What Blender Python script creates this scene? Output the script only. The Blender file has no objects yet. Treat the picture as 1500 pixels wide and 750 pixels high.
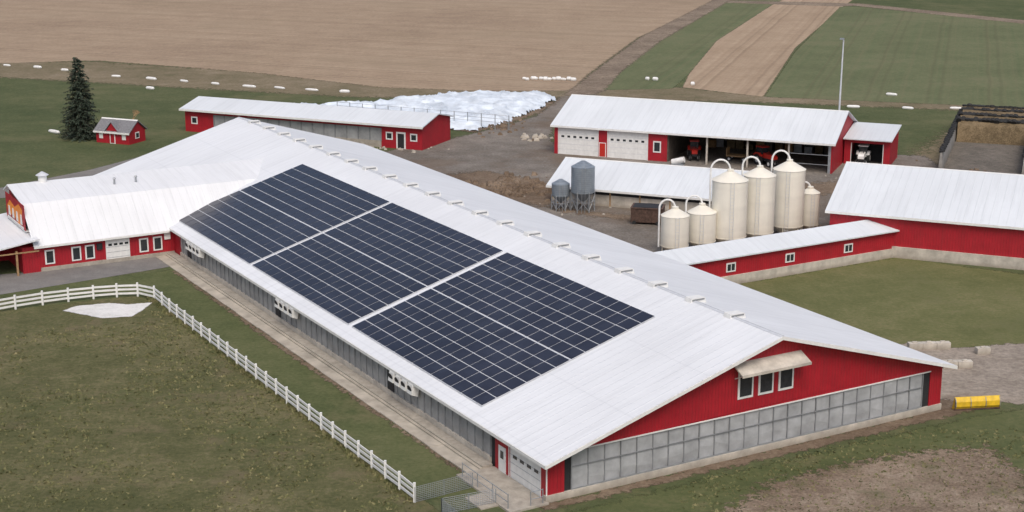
import bpy, math, random
import numpy as np
from mathutils import Vector, noise
random.seed(7)
R=random.random
def U(a,b): return a+(b-a)*R()
sc=bpy.context.scene
# ------------------------------------------------------------ materials
def newmat(name):
    m=bpy.data.materials.new(name); m.use_nodes=True
    nt=m.node_tree; b=nt.nodes['Principled BSDF']
    return m,nt,b
def N(nt,t,**k):
    n=nt.nodes.new(t)
    for a,v in k.items(): setattr(n,a,v)
    return n
def L(nt,a,b): nt.links.new(a,b)
def ramp(nt,fac,stops):
    r=N(nt,'ShaderNodeValToRGB'); el=r.color_ramp.elements
    while len(el)<len(stops): el.new(.5)
    for e,(p,c) in zip(el,stops):
        e.position=p; e.color=(*c,1) if len(c)==3 else c
    L(nt,fac,r.inputs[0]); return r.outputs[0]
def g(v): return (v,v,v)
def noi(nt,scale,detail=4,rough=.6,vec=None,out='Fac'):
    n=N(nt,'ShaderNodeTexNoise'); n.inputs['Scale'].default_value=scale
    n.inputs['Detail'].default_value=detail; n.inputs['Roughness'].default_value=rough
    if vec is None:
        tc=N(nt,'ShaderNodeTexCoord'); vec=tc.outputs['Object']
    L(nt,vec,n.inputs['Vector']); return n.outputs[out]
def scaled(nt,v3):
    tc=N(nt,'ShaderNodeTexCoord'); vd=N(nt,'ShaderNodeVectorMath',operation='MULTIPLY'); L(nt,tc.outputs['Object'],vd.inputs[0]); vd.inputs[1].default_value=v3; return vd.outputs[0]
def mix(nt,fac,a,b,mode='MIX'):
    m=N(nt,'ShaderNodeMix',data_type='RGBA',blend_type=mode)
    if isinstance(fac,float): m.inputs[0].default_value=fac
    else: L(nt,fac,m.inputs[0])
    for i,x in ((6,a),(7,b)):
        if isinstance(x,tuple): m.inputs[i].default_value=(*x,1)
        else: L(nt,x,m.inputs[i])
    return m.outputs[2]
def math_(nt,op,a,b=None,clamp=False):
    m=N(nt,'ShaderNodeMath',operation=op); m.use_clamp=clamp
    for i,x in ((0,a),(1,b)):
        if x is None: continue
        if isinstance(x,(int,float)): m.inputs[i].default_value=x
        else: L(nt,x,m.inputs[i])
    return m.outputs[0]
def bump(nt,b,h,strength,dist):
    bp=N(nt,'ShaderNodeBump'); bp.inputs['Strength'].default_value=strength; bp.inputs['Distance'].default_value=dist
    L(nt,h,bp.inputs['Height']); L(nt,bp.outputs[0],b.inputs['Normal'])
def plain(name,col,rough=.6,var=.15,scale=2.0,metal=0,ribs=0,ribdepth=.03,axis='xy',ribdark=.0,grime=None,streak=0):
    m,nt,b=newmat(name)
    f=noi(nt,scale,5,.65)
    c0=tuple(c*(1-var) for c in col); c1=tuple(min(1,c*(1+var)) for c in col)
    col_o=ramp(nt,f,[(.3,c0),(.7,c1)])
    b.inputs['Roughness'].default_value=rough; b.inputs['Metallic'].default_value=metal
    tc=N(nt,'ShaderNodeTexCoord'); sp=N(nt,'ShaderNodeSeparateXYZ'); L(nt,tc.outputs['Object'],sp.inputs[0])
    if streak:
        sn_=noi(nt,1.0,5,.7,scaled(nt,(1.8,1.8,.12)))
        col_o=mix(nt,math_(nt,'MULTIPLY',ramp(nt,sn_,[(.45,g(0)),(.7,g(1))]),streak),col_o,tuple(c*.5+.02 for c in col))
    if grime:
        gz=math_(nt,'SUBTRACT',1.0,math_(nt,'MULTIPLY',sp.outputs[2],1/grime[1]),True)
        gz=math_(nt,'MULTIPLY',gz,math_(nt,'MULTIPLY',noi(nt,1.2,6,.7),1.2),True)
        col_o=mix(nt,gz,col_o,grime[0])
    if ribs:
        if axis=='xy': v=math_(nt,'ADD',sp.outputs[0],sp.outputs[1])
        else: v=sp.outputs['XYZ'.index(axis.upper())]
        fr=math_(nt,'FRACT',math_(nt,'MULTIPLY',v,1.0/ribs))
        k=math_(nt,'ABSOLUTE',math_(nt,'SUBTRACT',fr,.5))
        h=ramp(nt,k,[(.36,g(0)),(.44,g(1))])
        if ribdark: col_o=mix(nt,math_(nt,'MULTIPLY',h,ribdark),col_o,tuple(c*.4 for c in col))
        bump(nt,b,h,1,ribdepth)
    L(nt,col_o,b.inputs['Base Color'])
    return m
def ground(name,cols,big=.05,mid=.4,fine=3.0,bs=.6,bd=.15,rows=None,rowcol=None,rowamt=.5,patch=None,patch2=None,edge=True,edgen=.7):
    m,nt,b=newmat(name)
    n1=noi(nt,big,5,.6); n2=noi(nt,mid,6,.7); n3=noi(nt,fine,5,.75)
    s=math_(nt,'ADD',math_(nt,'MULTIPLY',n1,.3),math_(nt,'ADD',math_(nt,'MULTIPLY',n2,.3),math_(nt,'MULTIPLY',n3,.4)))
    c=ramp(nt,s,[(.40,cols[0]),(.5,cols[1]),(.60,cols[2])])
    for pt in (patch,patch2):
        if pt:
            pn=noi(nt,pt[1],7,.75)
            c=mix(nt,ramp(nt,pn,[(pt[2],g(0)),(pt[2]+.14,g(pt[3] if len(pt)>3 else 1))]),c,pt[0])
    h=n3
    if rows:
        ang,per=rows
        tc=N(nt,'ShaderNodeTexCoord'); sp=N(nt,'ShaderNodeSeparateXYZ'); L(nt,tc.outputs['Object'],sp.inputs[0])
        v=math_(nt,'ADD',math_(nt,'MULTIPLY',sp.outputs[0],-math.sin(ang)),math_(nt,'MULTIPLY',sp.outputs[1],math.cos(ang)))
        v=math_(nt,'ADD',v,math_(nt,'MULTIPLY',n1,1.5))
        cb=N(nt,'ShaderNodeCombineXYZ'); L(nt,v,cb.inputs[0])
        r1=noi(nt,1.0/per,3,.8,cb.outputs[0])
        rr=ramp(nt,r1,[(.35,g(0)),(.65,g(1))])
        c=mix(nt,math_(nt,'MULTIPLY',rr,rowamt),c,rowcol)
        fr=math_(nt,'FRACT',math_(nt,'MULTIPLY',v,1/11.0)); k=math_(nt,'ABSOLUTE',math_(nt,'SUBTRACT',math_(nt,'ABSOLUTE',math_(nt,'SUBTRACT',fr,.5)),.1))
        tr=ramp(nt,k,[(.015,g(.3)),(.04,g(0))])
        c=mix(nt,tr,c,tuple(x*.62 for x in rowcol))
    L(nt,c,b.inputs['Base Color']); b.inputs['Roughness'].default_value=.95
    b.inputs['Specular IOR Level'].default_value=.15
    bump(nt,b,h,bs,bd)
    if edge:
        at=N(nt,'ShaderNodeAttribute'); at.attribute_name='edge'
        e=math_(nt,'ADD',at.outputs['Fac'],math_(nt,'MULTIPLY',math_(nt,'SUBTRACT',noi(nt,1.1,6,.75),.5),edgen*2))
        a=ramp(nt,e,[(.42,g(0)),(.58,g(1))])
        tr=N(nt,'ShaderNodeBsdfTransparent'); mx=N(nt,'ShaderNodeMixShader')
        L(nt,a,mx.inputs[0]); L(nt,tr.outputs[0],mx.inputs[1]); L(nt,b.outputs[0],mx.inputs[2])
        L(nt,mx.outputs[0],nt.nodes['Material Output'].inputs[0])
    return m

WHITE=plain('white_paint',(.76,.76,.74),.55,.08,streak=.12)
def roofmat(name,axis,base=(.80,.815,.83),seamamt=.10,lap=True):
    m,nt,b=newmat(name)
    n=noi(nt,.10,5,.6); n2=noi(nt,1.3,5,.7)
    c=ramp(nt,n,[(.3,tuple(x*.90 for x in base)),(.7,base)])
    # dirt washed down the slope
    sv=scaled(nt,(1.6,.10,.10) if axis=='x' else (.10,1.6,.10))
    n3=noi(nt,1.0,6,.7,sv)
    c=mix(nt,ramp(nt,n3,[(.48,g(0)),(.72,g(.45))]),c,tuple(x*.72 for x in base))
    c=mix(nt,ramp(nt,n2,[(.55,g(0)),(.8,g(.25))]),c,tuple(x*.78 for x in base))
    tc=N(nt,'ShaderNodeTexCoord'); sp=N(nt,'ShaderNodeSeparateXYZ'); L(nt,tc.outputs['Object'],sp.inputs[0])
    a,o=(sp.outputs[0],sp.outputs[1]) if axis=='x' else (sp.outputs[1],sp.outputs[0])
    fr=math_(nt,'FRACT',math_(nt,'MULTIPLY',a,1/.92))
    seam=ramp(nt,math_(nt,'ABSOLUTE',math_(nt,'SUBTRACT',fr,.5)),[(.43,g(0)),(.49,g(1))])
    c=mix(nt,math_(nt,'MULTIPLY',seam,seamamt),c,(.42,.44,.47))
    wn=N(nt,'ShaderNodeTexWhiteNoise',noise_dimensions='1D'); L(nt,math_(nt,'FLOOR',math_(nt,'MULTIPLY',a,1/2.76)),wn.inputs['W'])
    c=mix(nt,math_(nt,'MULTIPLY',wn.outputs[0],.12),c,tuple(x*.75 for x in base))
    if lap:
        fr2=math_(nt,'FRACT',math_(nt,'MULTIPLY',o,1/6.7))
        lp=ramp(nt,math_(nt,'ABSOLUTE',math_(nt,'SUBTRACT',fr2,.5)),[(.485,g(0)),(.495,g(1))])
        c=mix(nt,math_(nt,'MULTIPLY',lp,.14),c,(.4,.42,.45))
    L(nt,c,b.inputs['Base Color']); b.inputs['Roughness'].default_value=.6; b.inputs['Specular IOR Level'].default_value=.3
    bump(nt,b,seam,1,.015)
    return m
ROOF=roofmat('white_steel_roof','y',(.755,.775,.80))
ROOFX=roofmat('white_steel_roof_x','x',(.68,.715,.745),.16,False)
WROOF=roofmat('white_steel_roof_wing','x',(.755,.77,.79),.08,False)
RED=plain('red_siding',(.375,.009,.020),.55,.14,.8,ribs=.3,ribdepth=.02,ribdark=.2,streak=.22)
CONC=plain('concrete',(.36,.325,.275),.9,.25,1.5,streak=.2)
CONCL=plain('concrete_light',(.48,.44,.38),.9,.28,.8,grime=((.24,.20,.15),.5),streak=.25)
BCONC=plain('bunker_concrete',(.30,.29,.27),.9,.3,.8,grime=((.14,.12,.10),1.4),streak=.4)
APRON=plain('apron_concrete',(.40,.36,.30),.9,.28,.5)
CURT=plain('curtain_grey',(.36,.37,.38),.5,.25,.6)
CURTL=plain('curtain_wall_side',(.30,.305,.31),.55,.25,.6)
STEEL=plain('galvanised_steel',(.35,.37,.39),.45,.15,2,metal=.5)
FRAME=plain('curtain_frame',(.22,.23,.24),.5,.15,2)
GALV=plain('corrugated_galvanised',(.27,.31,.35),.45,.15,1,metal=.4,ribs=.25,axis='z',ribdepth=.03,ribdark=.3)
DARK=plain('dark_opening',(.02,.02,.022),.8,.3)
BOARDS=plain('weathered_boards',(.10,.085,.07),.9,.35,1.5,ribs=.25,ribdepth=.02,ribdark=.4)  # dark brown ribbed boards, for the open bays and stored pallets
GLASS=plain('window_glass',(.03,.035,.04),.12,.3)
CREAM=plain('cream_bin_steel',(.76,.725,.63),.42,.05,.6,ribs=2.4,axis='z',ribdepth=.006,ribdark=.05,grime=((.38,.33,.25),2.0),streak=.10)
RUST=plain('rusty_steel',(.10,.06,.045),.85,.5,3)
WOOD=plain('timber',(.35,.22,.11),.8,.3,3)
YEL=plain('yellow_paint',(.70,.45,.02),.5,.25,2,streak=.3)
BLACK=plain('rubber',(.02,.02,.02),.85,.3)
REDP=plain('red_machine_paint',(.5,.03,.02),.35,.1)
ORG=plain('orange_sign_paint',(.80,.25,.03),.5,.1)
GREYROOF=plain('grey_shingle',(.18,.18,.19),.9,.3,4)
PANEL,nt,b=newmat('solar_cells')
vm=N(nt,'ShaderNodeVectorMath',operation='FLOOR'); L(nt,scaled(nt,(1/1.3,1/1.68,0)),vm.inputs[0])
wn=N(nt,'ShaderNodeTexWhiteNoise'); L(nt,vm.outputs[0],wn.inputs['Vector'])
c=ramp(nt,noi(nt,.08,3,.6),[(.3,(.017,.018,.030)),(.7,(.032,.034,.052))])
c=mix(nt,math_(nt,'MULTIPLY',wn.outputs[0],.5),c,(.014,.013,.022))
L(nt,c,b.inputs['Base Color']); b.inputs['Roughness'].default_value=.28; b.inputs['Specular IOR Level'].default_value=.42
ALU=plain('aluminium_frame',(.56,.58,.61),.45,.10,metal=.0)
TARP=plain('white_tarp',(.66,.72,.78),.5,.25,.35)
BARK=plain('bark',(.07,.05,.035),.9,.3,6)
NEEDLE,nt,b=newmat('spruce_needles')
L(nt,ramp(nt,noi(nt,1.1,5,.7),[(.3,(.016,.026,.018)),(.55,(.036,.054,.034)),(.75,(.07,.09,.055))]),b.inputs['Base Color'])
b.inputs['Roughness'].default_value=.9
BLADE,nt,b=newmat('grass_blades')
L(nt,ramp(nt,noi(nt,.9,5,.7),[(.35,(.085,.10,.035)),(.5,(.15,.15,.06)),(.65,(.27,.235,.12))]),b.inputs['Base Color']); b.inputs['Roughness'].default_value=.9
SILAGE=ground('silage',[(.08,.06,.035),(.16,.12,.07),(.26,.195,.12)],.2,1,5,edge=False)
BFLOOR=ground('bunker_floor',[(.09,.08,.068),(.15,.135,.115),(.22,.19,.16)],.2,1,5,edge=False)
HEAP=ground('heap_soil',[(.09,.065,.045),(.17,.125,.09),(.26,.20,.145)],.2,1,5,edge=False)
MGRASS=ground('grass_far',[(.058,.076,.032),(.085,.100,.045),(.13,.13,.065)],.03,.2,2.0,patch=((.15,.14,.075),.035,.52,.8),patch2=((.13,.125,.06),.25,.55,.6),edge=False)
MPAST=ground('grass_pasture',[(.075,.083,.034),(.125,.123,.055),(.205,.18,.098)],.08,.5,2.6,bs=1,bd=.25,patch=((.185,.15,.09),.18,.53,.8),patch2=((.085,.105,.038),.07,.54,.7))
MLAWN=ground('grass_lawn',[(.064,.080,.032),(.095,.109,.046),(.135,.137,.066)],.06,.4,2.5,patch=((.155,.135,.075),.10,.55,.8),patch2=((.075,.09,.035),.3,.56,.6))
MCOURT=ground('grass_court',[(.100,.110,.043),(.135,.138,.058),(.185,.17,.085)],.06,.4,2.5,patch=((.17,.145,.08),.10,.54,.7),patch2=((.10,.12,.045),.05,.52,.6))
A1=math.radians(-22);A2=math.radians(74)
MTAN=ground('ploughed_tan',[(.27,.20,.145),(.36,.275,.195),(.45,.35,.255)],.02,.15,1.2,rows=(A1,2.4),rowcol=(.25,.18,.12),rowamt=.6,patch=((.30,.235,.165),.02,.52,.7),patch2=((.25,.20,.13),.012,.55,.6),edgen=.4)
MTANB=ground('ploughed_tan_strip',[(.30,.225,.155),(.38,.29,.205),(.45,.35,.25)],.03,.2,1.2,rows=(A2,1.8),rowcol=(.25,.175,.115),rowamt=.5,edgen=.3)
MGRN=ground('crop_green',[(.085,.105,.052),(.115,.138,.068),(.155,.17,.092)],.03,.15,1.2,rows=(A2,2.0),rowcol=(.165,.155,.088),rowamt=.5,patch=((.16,.155,.09),.03,.53,.7),edgen=.3)
MDIRT=ground('dirt',[(.11,.08,.055),(.19,.14,.10),(.28,.22,.16)],.08,.5,3,bs=.9,bd=.25,edgen=.9)
MMARG=ground('margin_soil',[(.12,.11,.06),(.19,.155,.10),(.27,.22,.155)],.05,.3,2,edgen=1)
MTRACK=ground('dirt_track',[(.13,.10,.075),(.21,.165,.125),(.31,.25,.185)],.1,.5,2)
MROAD2=ground('dirt_farm_road',[(.20,.17,.14),(.28,.24,.20),(.37,.32,.265)],.1,.5,2,patch=((.20,.155,.115),.15,.54,.8))
MYARD=ground('gravel_yard',[(.12,.105,.09),(.19,.17,.148),(.29,.26,.228)],.05,.3,3,bs=.7,bd=.2,patch=((.15,.11,.08),.06,.49,.85),patch2=((.24,.215,.185),.12,.56,.7))
MROAD=ground('asphalt_drive',[(.15,.145,.14),(.195,.185,.175),(.25,.24,.225)],.1,.6,6,bs=.2,bd=.03,patch=((.24,.22,.19),.12,.56,.6),edgen=.15)
MROUGH=ground('rough_stubble',[(.17,.125,.085),(.30,.23,.17),(.48,.39,.30)],.12,1.0,4.5,bs=1,bd=.3,patch=((.14,.14,.065),.25,.54,.9),edgen=1)
MSALT=ground('white_lime',[(.55,.54,.52),(.66,.65,.63),(.74,.73,.71)],.2,.8,4,bs=.3,edgen=.4)
# ------------------------------------------------------------ mesh helper
class M:
    def __init__(s): s.v=[];s.f=[];s.mi=[];s.m=[]
    def _i(s,m):
        if m not in s.m: s.m.append(m)
        return s.m.index(m)
    def add(s,vs,fs,m):
        k=len(s.v); s.v+=[tuple(v) for v in vs]; i=s._i(m)
        for f in fs: s.f.append([k+a for a in f]); s.mi.append(i)
    def box(s,x0,x1,y0,y1,z0,z1,m):
        s.add([(x0,y0,z0),(x1,y0,z0),(x1,y1,z0),(x0,y1,z0),(x0,y0,z1),(x1,y0,z1),(x1,y1,z1),(x0,y1,z1)],
          [(0,3,2,1),(4,5,6,7),(0,1,5,4),(1,2,6,5),(2,3,7,6),(3,0,4,7)],m)
    def slab(s,pts,t,m):
        n=len(pts); vs=list(pts)+[(p[0],p[1],p[2]-t) for p in pts]
        s.add(vs,[tuple(range(n)),tuple(range(2*n-1,n-1,-1))]+[(i,i+n,(i+1)%n+n,(i+1)%n) for i in range(n)],m)
    def prism_y(s,xz,y0,y1,m):
        n=len(xz); vs=[(x,y0,z) for x,z in xz]+[(x,y1,z) for x,z in xz]
        s.add(vs,[tuple(range(n)),tuple(range(2*n-1,n-1,-1))]+[(i,i+n,(i+1)%n+n,(i+1)%n) for i in range(n)],m)
    def prism_x(s,yz,x0,x1,m):
        n=len(yz); vs=[(x0,y,z) for y,z in yz]+[(x1,y,z) for y,z in yz]
        s.add(vs,[tuple(range(n)),tuple(range(2*n-1,n-1,-1))]+[(i,i+n,(i+1)%n+n,(i+1)%n) for i in range(n)],m)
    def cyl(s,p0,p1,r0,r1,m,n=10,caps=True):
        p0=Vector(p0);p1=Vector(p1);d=(p1-p0)
        if d.length<1e-6:return
        q=d.to_track_quat('Z','Y'); vs=[]
        for p,r in((p0,r0),(p1,r1)):
            for i in range(n):
                a=2*math.pi*i/n; vs.append(p+q@Vector((r*math.cos(a),r*math.sin(a),0)))
        fs=[(i,(i+1)%n,(i+1)%n+n,i+n) for i in range(n)]
        if caps: fs+=[tuple(range(n-1,-1,-1)),tuple(range(n,2*n))]
        s.add(vs,fs,m)
    def tube(s,pts,r,m,n=6):
        for a,b in zip(pts[:-1],pts[1:]): s.cyl(a,b,r,r,m,n)
    def obj(s,name,parent=None,smooth=False,loc=None,rz=0):
        me=bpy.data.meshes.new(name); me.from_pydata(s.v,[],s.f)
        for m in s.m: me.materials.append(m)
        me.polygons.foreach_set('material_index',s.mi)
        if smooth:
            me.polygons.foreach_set('use_smooth',[True]*len(s.f))
        me.update(); o=bpy.data.objects.new(name,me); sc.collection.objects.link(o)
        if smooth:
            try: me.set_sharp_from_angle(angle=math.radians(35))
            except Exception: pass
        if parent: o.parent=parent
        if loc: o.location=loc
        o.rotation_euler[2]=rz
        return o
def frame(name,x,y,ang,z=0):
    e=bpy.data.objects.new(name,None); e.location=(x,y,z); e.rotation_euler=(0,0,math.radians(ang)); sc.collection.objects.link(e); return e
def sheet(name,pts,z,mat,soft=.6,gs=1.0):
    """ground sheet on a grid; 'edge' attribute = .5 at the outline, ramps over +-soft metres"""
    P=np.array([(p[0],p[1]) for p in pts],float)
    x0,y0=P.min(0)-soft*2-gs; x1,y1=P.max(0)+soft*2+gs
    xs=np.arange(x0,x1+gs,gs); ys=np.arange(y0,y1+gs,gs); X,Y=np.meshgrid(xs,ys)
    D=np.full(X.shape,1e9); IN=np.zeros(X.shape,bool)
    for i in range(len(P)):
        a=P[i-1];b=P[i]; e=b-a
        t=np.clip(((X-a[0])*e[0]+(Y-a[1])*e[1])/(e@e+1e-9),0,1)
        D=np.minimum(D,np.hypot(X-a[0]-t*e[0],Y-a[1]-t*e[1]))
        with np.errstate(divide='ignore',invalid='ignore'):
            c=((a[1]>Y)!=(b[1]>Y))&(X<(b[0]-a[0])*(Y-a[1])/(b[1]-a[1]+1e-12)+a[0])
        IN^=c
    S=np.where(IN,D,-D); E=np.clip(.5+S/(2*soft),-1,2)
    keep=E>-.4
    ny,nx=X.shape
    kf=keep[:-1,:-1]|keep[1:,:-1]|keep[:-1,1:]|keep[1:,1:]
    J,I=np.nonzero(kf); a=J*nx+I; F=np.stack([a,a+1,a+1+nx,a+nx],1)
    used=np.unique(F); mp=np.full(nx*ny,-1); mp[used]=np.arange(len(used)); F=mp[F]
    V=np.stack([X.ravel()[used],Y.ravel()[used],np.full(len(used),z)],1)
    me=bpy.data.meshes.new(name); me.from_pydata(V.tolist(),[],F.tolist())
    at=me.attributes.new('edge','FLOAT','POINT'); at.data.foreach_set('value',E.ravel()[used].astype(np.float32))
    me.materials.append(mat); me.update(); o=bpy.data.objects.new(name,me); sc.collection.objects.link(o); return o
AX,AY=2.42,103.4; CA,SA=math.cos(math.radians(30.17)),math.sin(math.radians(30.17))
def B(w,s): return (AX+CA*w-SA*s, AY+SA*w+CA*s)
# ------------------------------------------------------------ ground
gm=M(); gm.add([(-1500,-300,0),(1500,-300,0),(1500,3000,0),(-1500,3000,0)],[(0,1,2,3)],MGRASS); gm.obj('ground')
sheet('pasture',[(-75,60),(B(-7.2,-60)),B(-7.2,20),B(-7.2,62),(-35,155),(-39.1,157.6),(-54,150.5),(-90,138)],.012,MPAST,.3,1)
sheet('lawn',[B(-2.3,3),B(-2.3,76),(-38,166),(-44,163.5),(-60,156),(-75,152),(-60,147),(-39,156.5),B(-7.4,62),B(-7.4,5)],.016,MLAWN,.3,.8)
sheet('lawn',[B(-6,-40),(60,112),(46,124),B(38,-2.5),B(0,-2.2),B(-6,-6)],.014,MLAWN,1.2,1)
sheet('courtyard_lawn',[B(38.5,3),B(38.5,38.8),B(70,38.8),(60,162),(75,155),(70,128),(47,140),(41,138.6),(37,137)],.02,MCOURT,.8,.8)
sheet('dirt_road',[B(38.6,1),B(38.8,12),(36.5,140.5),(41,138.8),(48,140.5),(70,131),(95,105),(80,92),(50,121.5),(40,124.5),(36,123.5)],.024,MROAD2,1.0,.8)
sheet('bare_soil',[B(-1,-.2),B(-1,-1.1),B(37,-1.6),B(42,-1.5),B(40,2),B(38,0)],.028,MDIRT,.8,.4)
sheet('bare_soil',[B(-2.2,8),B(-2.2,74),B(-2.7,74),B(-2.9,40),B(-2.6,8)],.028,MDIRT,.5,.4)
sheet('rough_ground',[(14,100.5),(18.5,106.5),(24,110),(30.8,112.8),(36.8,114.0),(38,108),(36,100),(44,85),(24,85)],.032,MROUGH,2.2,.7)
sheet('ploughed_field',[(-330,330),(-200,340),(-109.4,336),(-90.4,341),(-53.3,322.3),(-25,301.5),(-6.5,297.1),(11.7,297.2),(15.2,318.3),(30.7,383.1),(56.2,452),(120,640),(-330,700)],.012,MTAN,2.5,3)
sheet('crop_field',[(16.9,298.1),(30.7,299.8),(36.2,320.4),(48.8,376.2),(75.6,462.5),(110,560),(80,560),(62.5,472),(35,380)],.016,MGRN,1.0,1.5)
sheet('ploughed_strip',[(32.9,301.6),(46.5,289.7),(65.3,363.1),(95.7,458.5),(130,560),(110,560),(75.6,462.5),(48.8,376.2),(36.2,320.4)],.020,MTANB,.8,1.5)
sheet('crop_field',[(46.8,289.7),(90.9,277.1),(160,262),(260,390),(133.8,416),(99.5,459),(94.9,458.5),(64.2,356.8)],.024,MGRN,1.0,2)
sheet('dirt_road',[(62.5,471),(95,459.5),(99.5,461.5),(133.8,413.4),(260,388),(262,394),(138,420),(103,468),(64,478)],.030,MTRACK,1.5,2)
sheet('dirt_track',[(9.5,291),(15.5,293),(17.5,297.2),(22.5,323.4),(35.5,376.2),(63.5,470.7),(92,560),(84,560),(58,470),(31,383),(15.6,318.3)],.034,MTRACK,1.6,1.3)
sheet('field_margin',[(-330,300),(-110,318),(-60,300),(-31,290),(-10,287),(12,288),(47,283),(92,271),(160,256),(160,263),(91,278),(46.8,291),(32,302),(12,299),(-25,303),(-53,323),(-90,339),(-330,334)],.008,MMARG,3.5,2)
sheet('gravel_yard',[(-19,236),(-10,246),(-3,256),(4,268),(9,290),(16,293),(13,275),(7,262),(6,245),(8,236),(30,245),(46,242),(50,236),(62,232),(62,216),(60,205),(50,190),(36,176),(24,164),(15,157),(-22,221)],.028,MYARD,1.5,.9)
sheet('dirt_patch',[(-14,216),(-4,221),(4,214),(9,203),(4,198),(-2,203),(-10,210)],.038,MDIRT,2.5,.7)
sheet('dirt_patch',[(-6,252),(0,262),(5,272),(9,288),(2,276),(-4,266),(-10,255)],.042,MDIRT,2,.7)
sheet('dirt_patch',[(4,199),(12,194),(26,188),(34,190),(44,184),(40,180),(28,184),(16,189),(6,195)],.036,MDIRT,2,.7)
sheet('dirt_patch',[(28,214),(40,212),(52,216),(58,212),(50,203),(38,206)],.036,MDIRT,3,.8)
sheet('dirt_patch',[(58,196),(62,214),(60,232),(74,258),(90,262),(92,200),(76,190)],.010,MMARG,5,1.5)
sheet('driveway',[(-120,150),(-53,156.8),(-43.8,163.5),B(-2.3,76),B(-1,81.5),B(-15,81.2),(-55.6,164.7),(-120,166)],.024,MROAD,.2,.5)
sheet('farm_lane',[(-130,188),(-70,208.9),(-60.5,222),(-55,233),(-52,236),(-49,234),(-57,218),(-66,203.5),(-130,181)],.02,MROAD,.6,1)
sheet('lime_patch',[(-44.9,150.9),(-40.3,148.4),(-37.6,148.9),(-37,151),(-36.6,153.9),(-39,153.2),(-41,153.7),(-44.1,152.6)],.034,MSALT,.4,.3)
# grass tufts (one mesh)
m=M(); rnd=random.Random(3)
def tuft(x,y,k,h0,h1):
    for _ in range(k):
        a=rnd.uniform(0,6.28); h=rnd.uniform(h0,h1); l=rnd.uniform(.04,.13)*1.2; ox=x+rnd.gauss(0,.13); oy=y+rnd.gauss(0,.13)
        dx,dy=math.cos(a)*l,math.sin(a)*l
        tx,ty=rnd.gauss(0,.08),rnd.gauss(0,.08)
        m.add([(ox-dx,oy-dy,0),(ox+dx,oy+dy,0),(ox+tx,oy+ty,h)],[(0,1,2)],BLADE)
for i in range(9000):
    w_=-8.4-abs(rnd.gauss(0,1))*22; s_=rnd.uniform(-12,60)
    if noise.noise(Vector((w_*.12,s_*.12,0)))+rnd.gauss(0,.25)<-.05: continue
    x,y=B(w_,s_)
    if y<92: continue
    tuft(x,y,3,.05,.20)
for i in range(1600): 
    s_=rnd.uniform(5,66); x,y=B(-8+rnd.gauss(0,.18),s_); tuft(x,y,3,.1,.35)
for i in range(2500):
    x,y=rnd.uniform(12,48),rnd.uniform(98,118)
    w_=(x-AX)*CA+(y-AY)*SA; s_=-(x-AX)*SA+(y-AY)*CA
    if s_<-1.8: tuft(x,y,3,.04,.18)
m.obj('grass_tufts')
# ------------------------------------------------------------ DAIRY BARN
barn=frame('dairy_barn',AX,AY,30.17)
RX=20.2; SL=.295
def zr(w): return 3.45+SL*w if w<=RX else 3.45+SL*RX-SL*(w-RX)
r=M()
S0,S1=-.9,113.3
r.slab([(-.6,S0,zr(-.6)),(RX,S0,zr(RX)),(RX,S1,zr(RX)),(-.6,S1,zr(-.6))],.14,ROOF)
r.slab([(RX,S0,zr(RX)),(38.7,S0,zr(38.7)),(38.7,S1,zr(38.7)),(RX,S1,zr(RX))],.14,ROOF)
r.obj('roof',barn)
t=M()
t.slab([(-.66,S0-.04,zr(-.66)-.02),(-.6,S0-.04,zr(-.6)-.02),(-.6,S1,zr(-.6)-.02),(-.66,S1,zr(-.66)-.02)],.25,WHITE)
t.slab([(-.6,S0-.06,zr(-.6)-.01),(RX,S0-.06,zr(RX)-.01),(RX,S0-.003,zr(RX)-.01),(-.6,S0-.003,zr(-.6)-.01)],.28,WHITE)
t.slab([(RX+.003,S0-.06,zr(RX)-.01),(38.7,S0-.06,zr(38.7)-.01),(38.7,S0-.003,zr(38.7)-.01),(RX+.003,S0-.003,zr(RX)-.01)],.28,WHITE)
t.obj('fascia_trim',barn)
v=M()
v.slab([(RX-.22,S0,zr(RX-.22)+.03),(RX,S0,zr(RX)+.03),(RX,S1,zr(RX)+.03),(RX-.22,S1,zr(RX-.22)+.03)],.02,ALU)
v.slab([(RX,S0,zr(RX)+.03),(RX+.12,S0,zr(RX+.12)+.03),(RX+.12,S1,zr(RX+.12)+.03),(RX,S1,zr(RX)+.03)],.02,FRAME)  # dark strip stands in for shade along the ridge line
yy=5.0
while yy<110:
    z=zr(RX); q=U(-.1,.1)
    v.prism_y([(RX-.45,z-.12),(RX-.35,z+.20),(RX+1.0,z+.16),(RX+1.15,z-.3)],yy+q,yy+.85+q,WHITE)
    v.box(RX-.3,RX+.9,yy-.05+q,yy-.005+q,z-.0,z+.12,FRAME)  # dark bar drawn as the shadow line of each vent flap
    yy+=5.15
v.obj('ridge_vents',barn)
w=M()
w.box(-.08,38.08,-.10,.25,0,.55,CONCL)
w.box(0,1.5,0,.2,.55,3.42,RED); w.box(36.7,38,0,.2,.55,3.5,RED)
w.box(1.5,2.1,.08,.2,.55,3.5,DARK); w.box(35.9,36.7,.08,.2,.55,3.5,DARK)
n=24
for i in range(n):
    xa=2.1+33.8*i/n; xb=2.1+33.8*(i+1)/n; o=U(0,.05)
    w.box(xa+.04,xb-.04,.05+o,.2,.55,3.5,CURT)
    w.add([(xa+.04,.045+o,2.2),(xb-.04,.045+o,2.2),(xb-.04,-.0+o,1.4+U(-.3,.3)),(xa+.04,.0+o,1.4+U(-.3,.3)),(xb-.04,.045+o,.7),(xa+.04,.045+o,.7)],[(0,1,2,3),(3,2,4,5)],CURT)
for i in range(n+1):
    x=2.1+(33.8)*i/n; w.box(x-.04,x+.04,-.01,.06,.55,3.5,FRAME)
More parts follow.
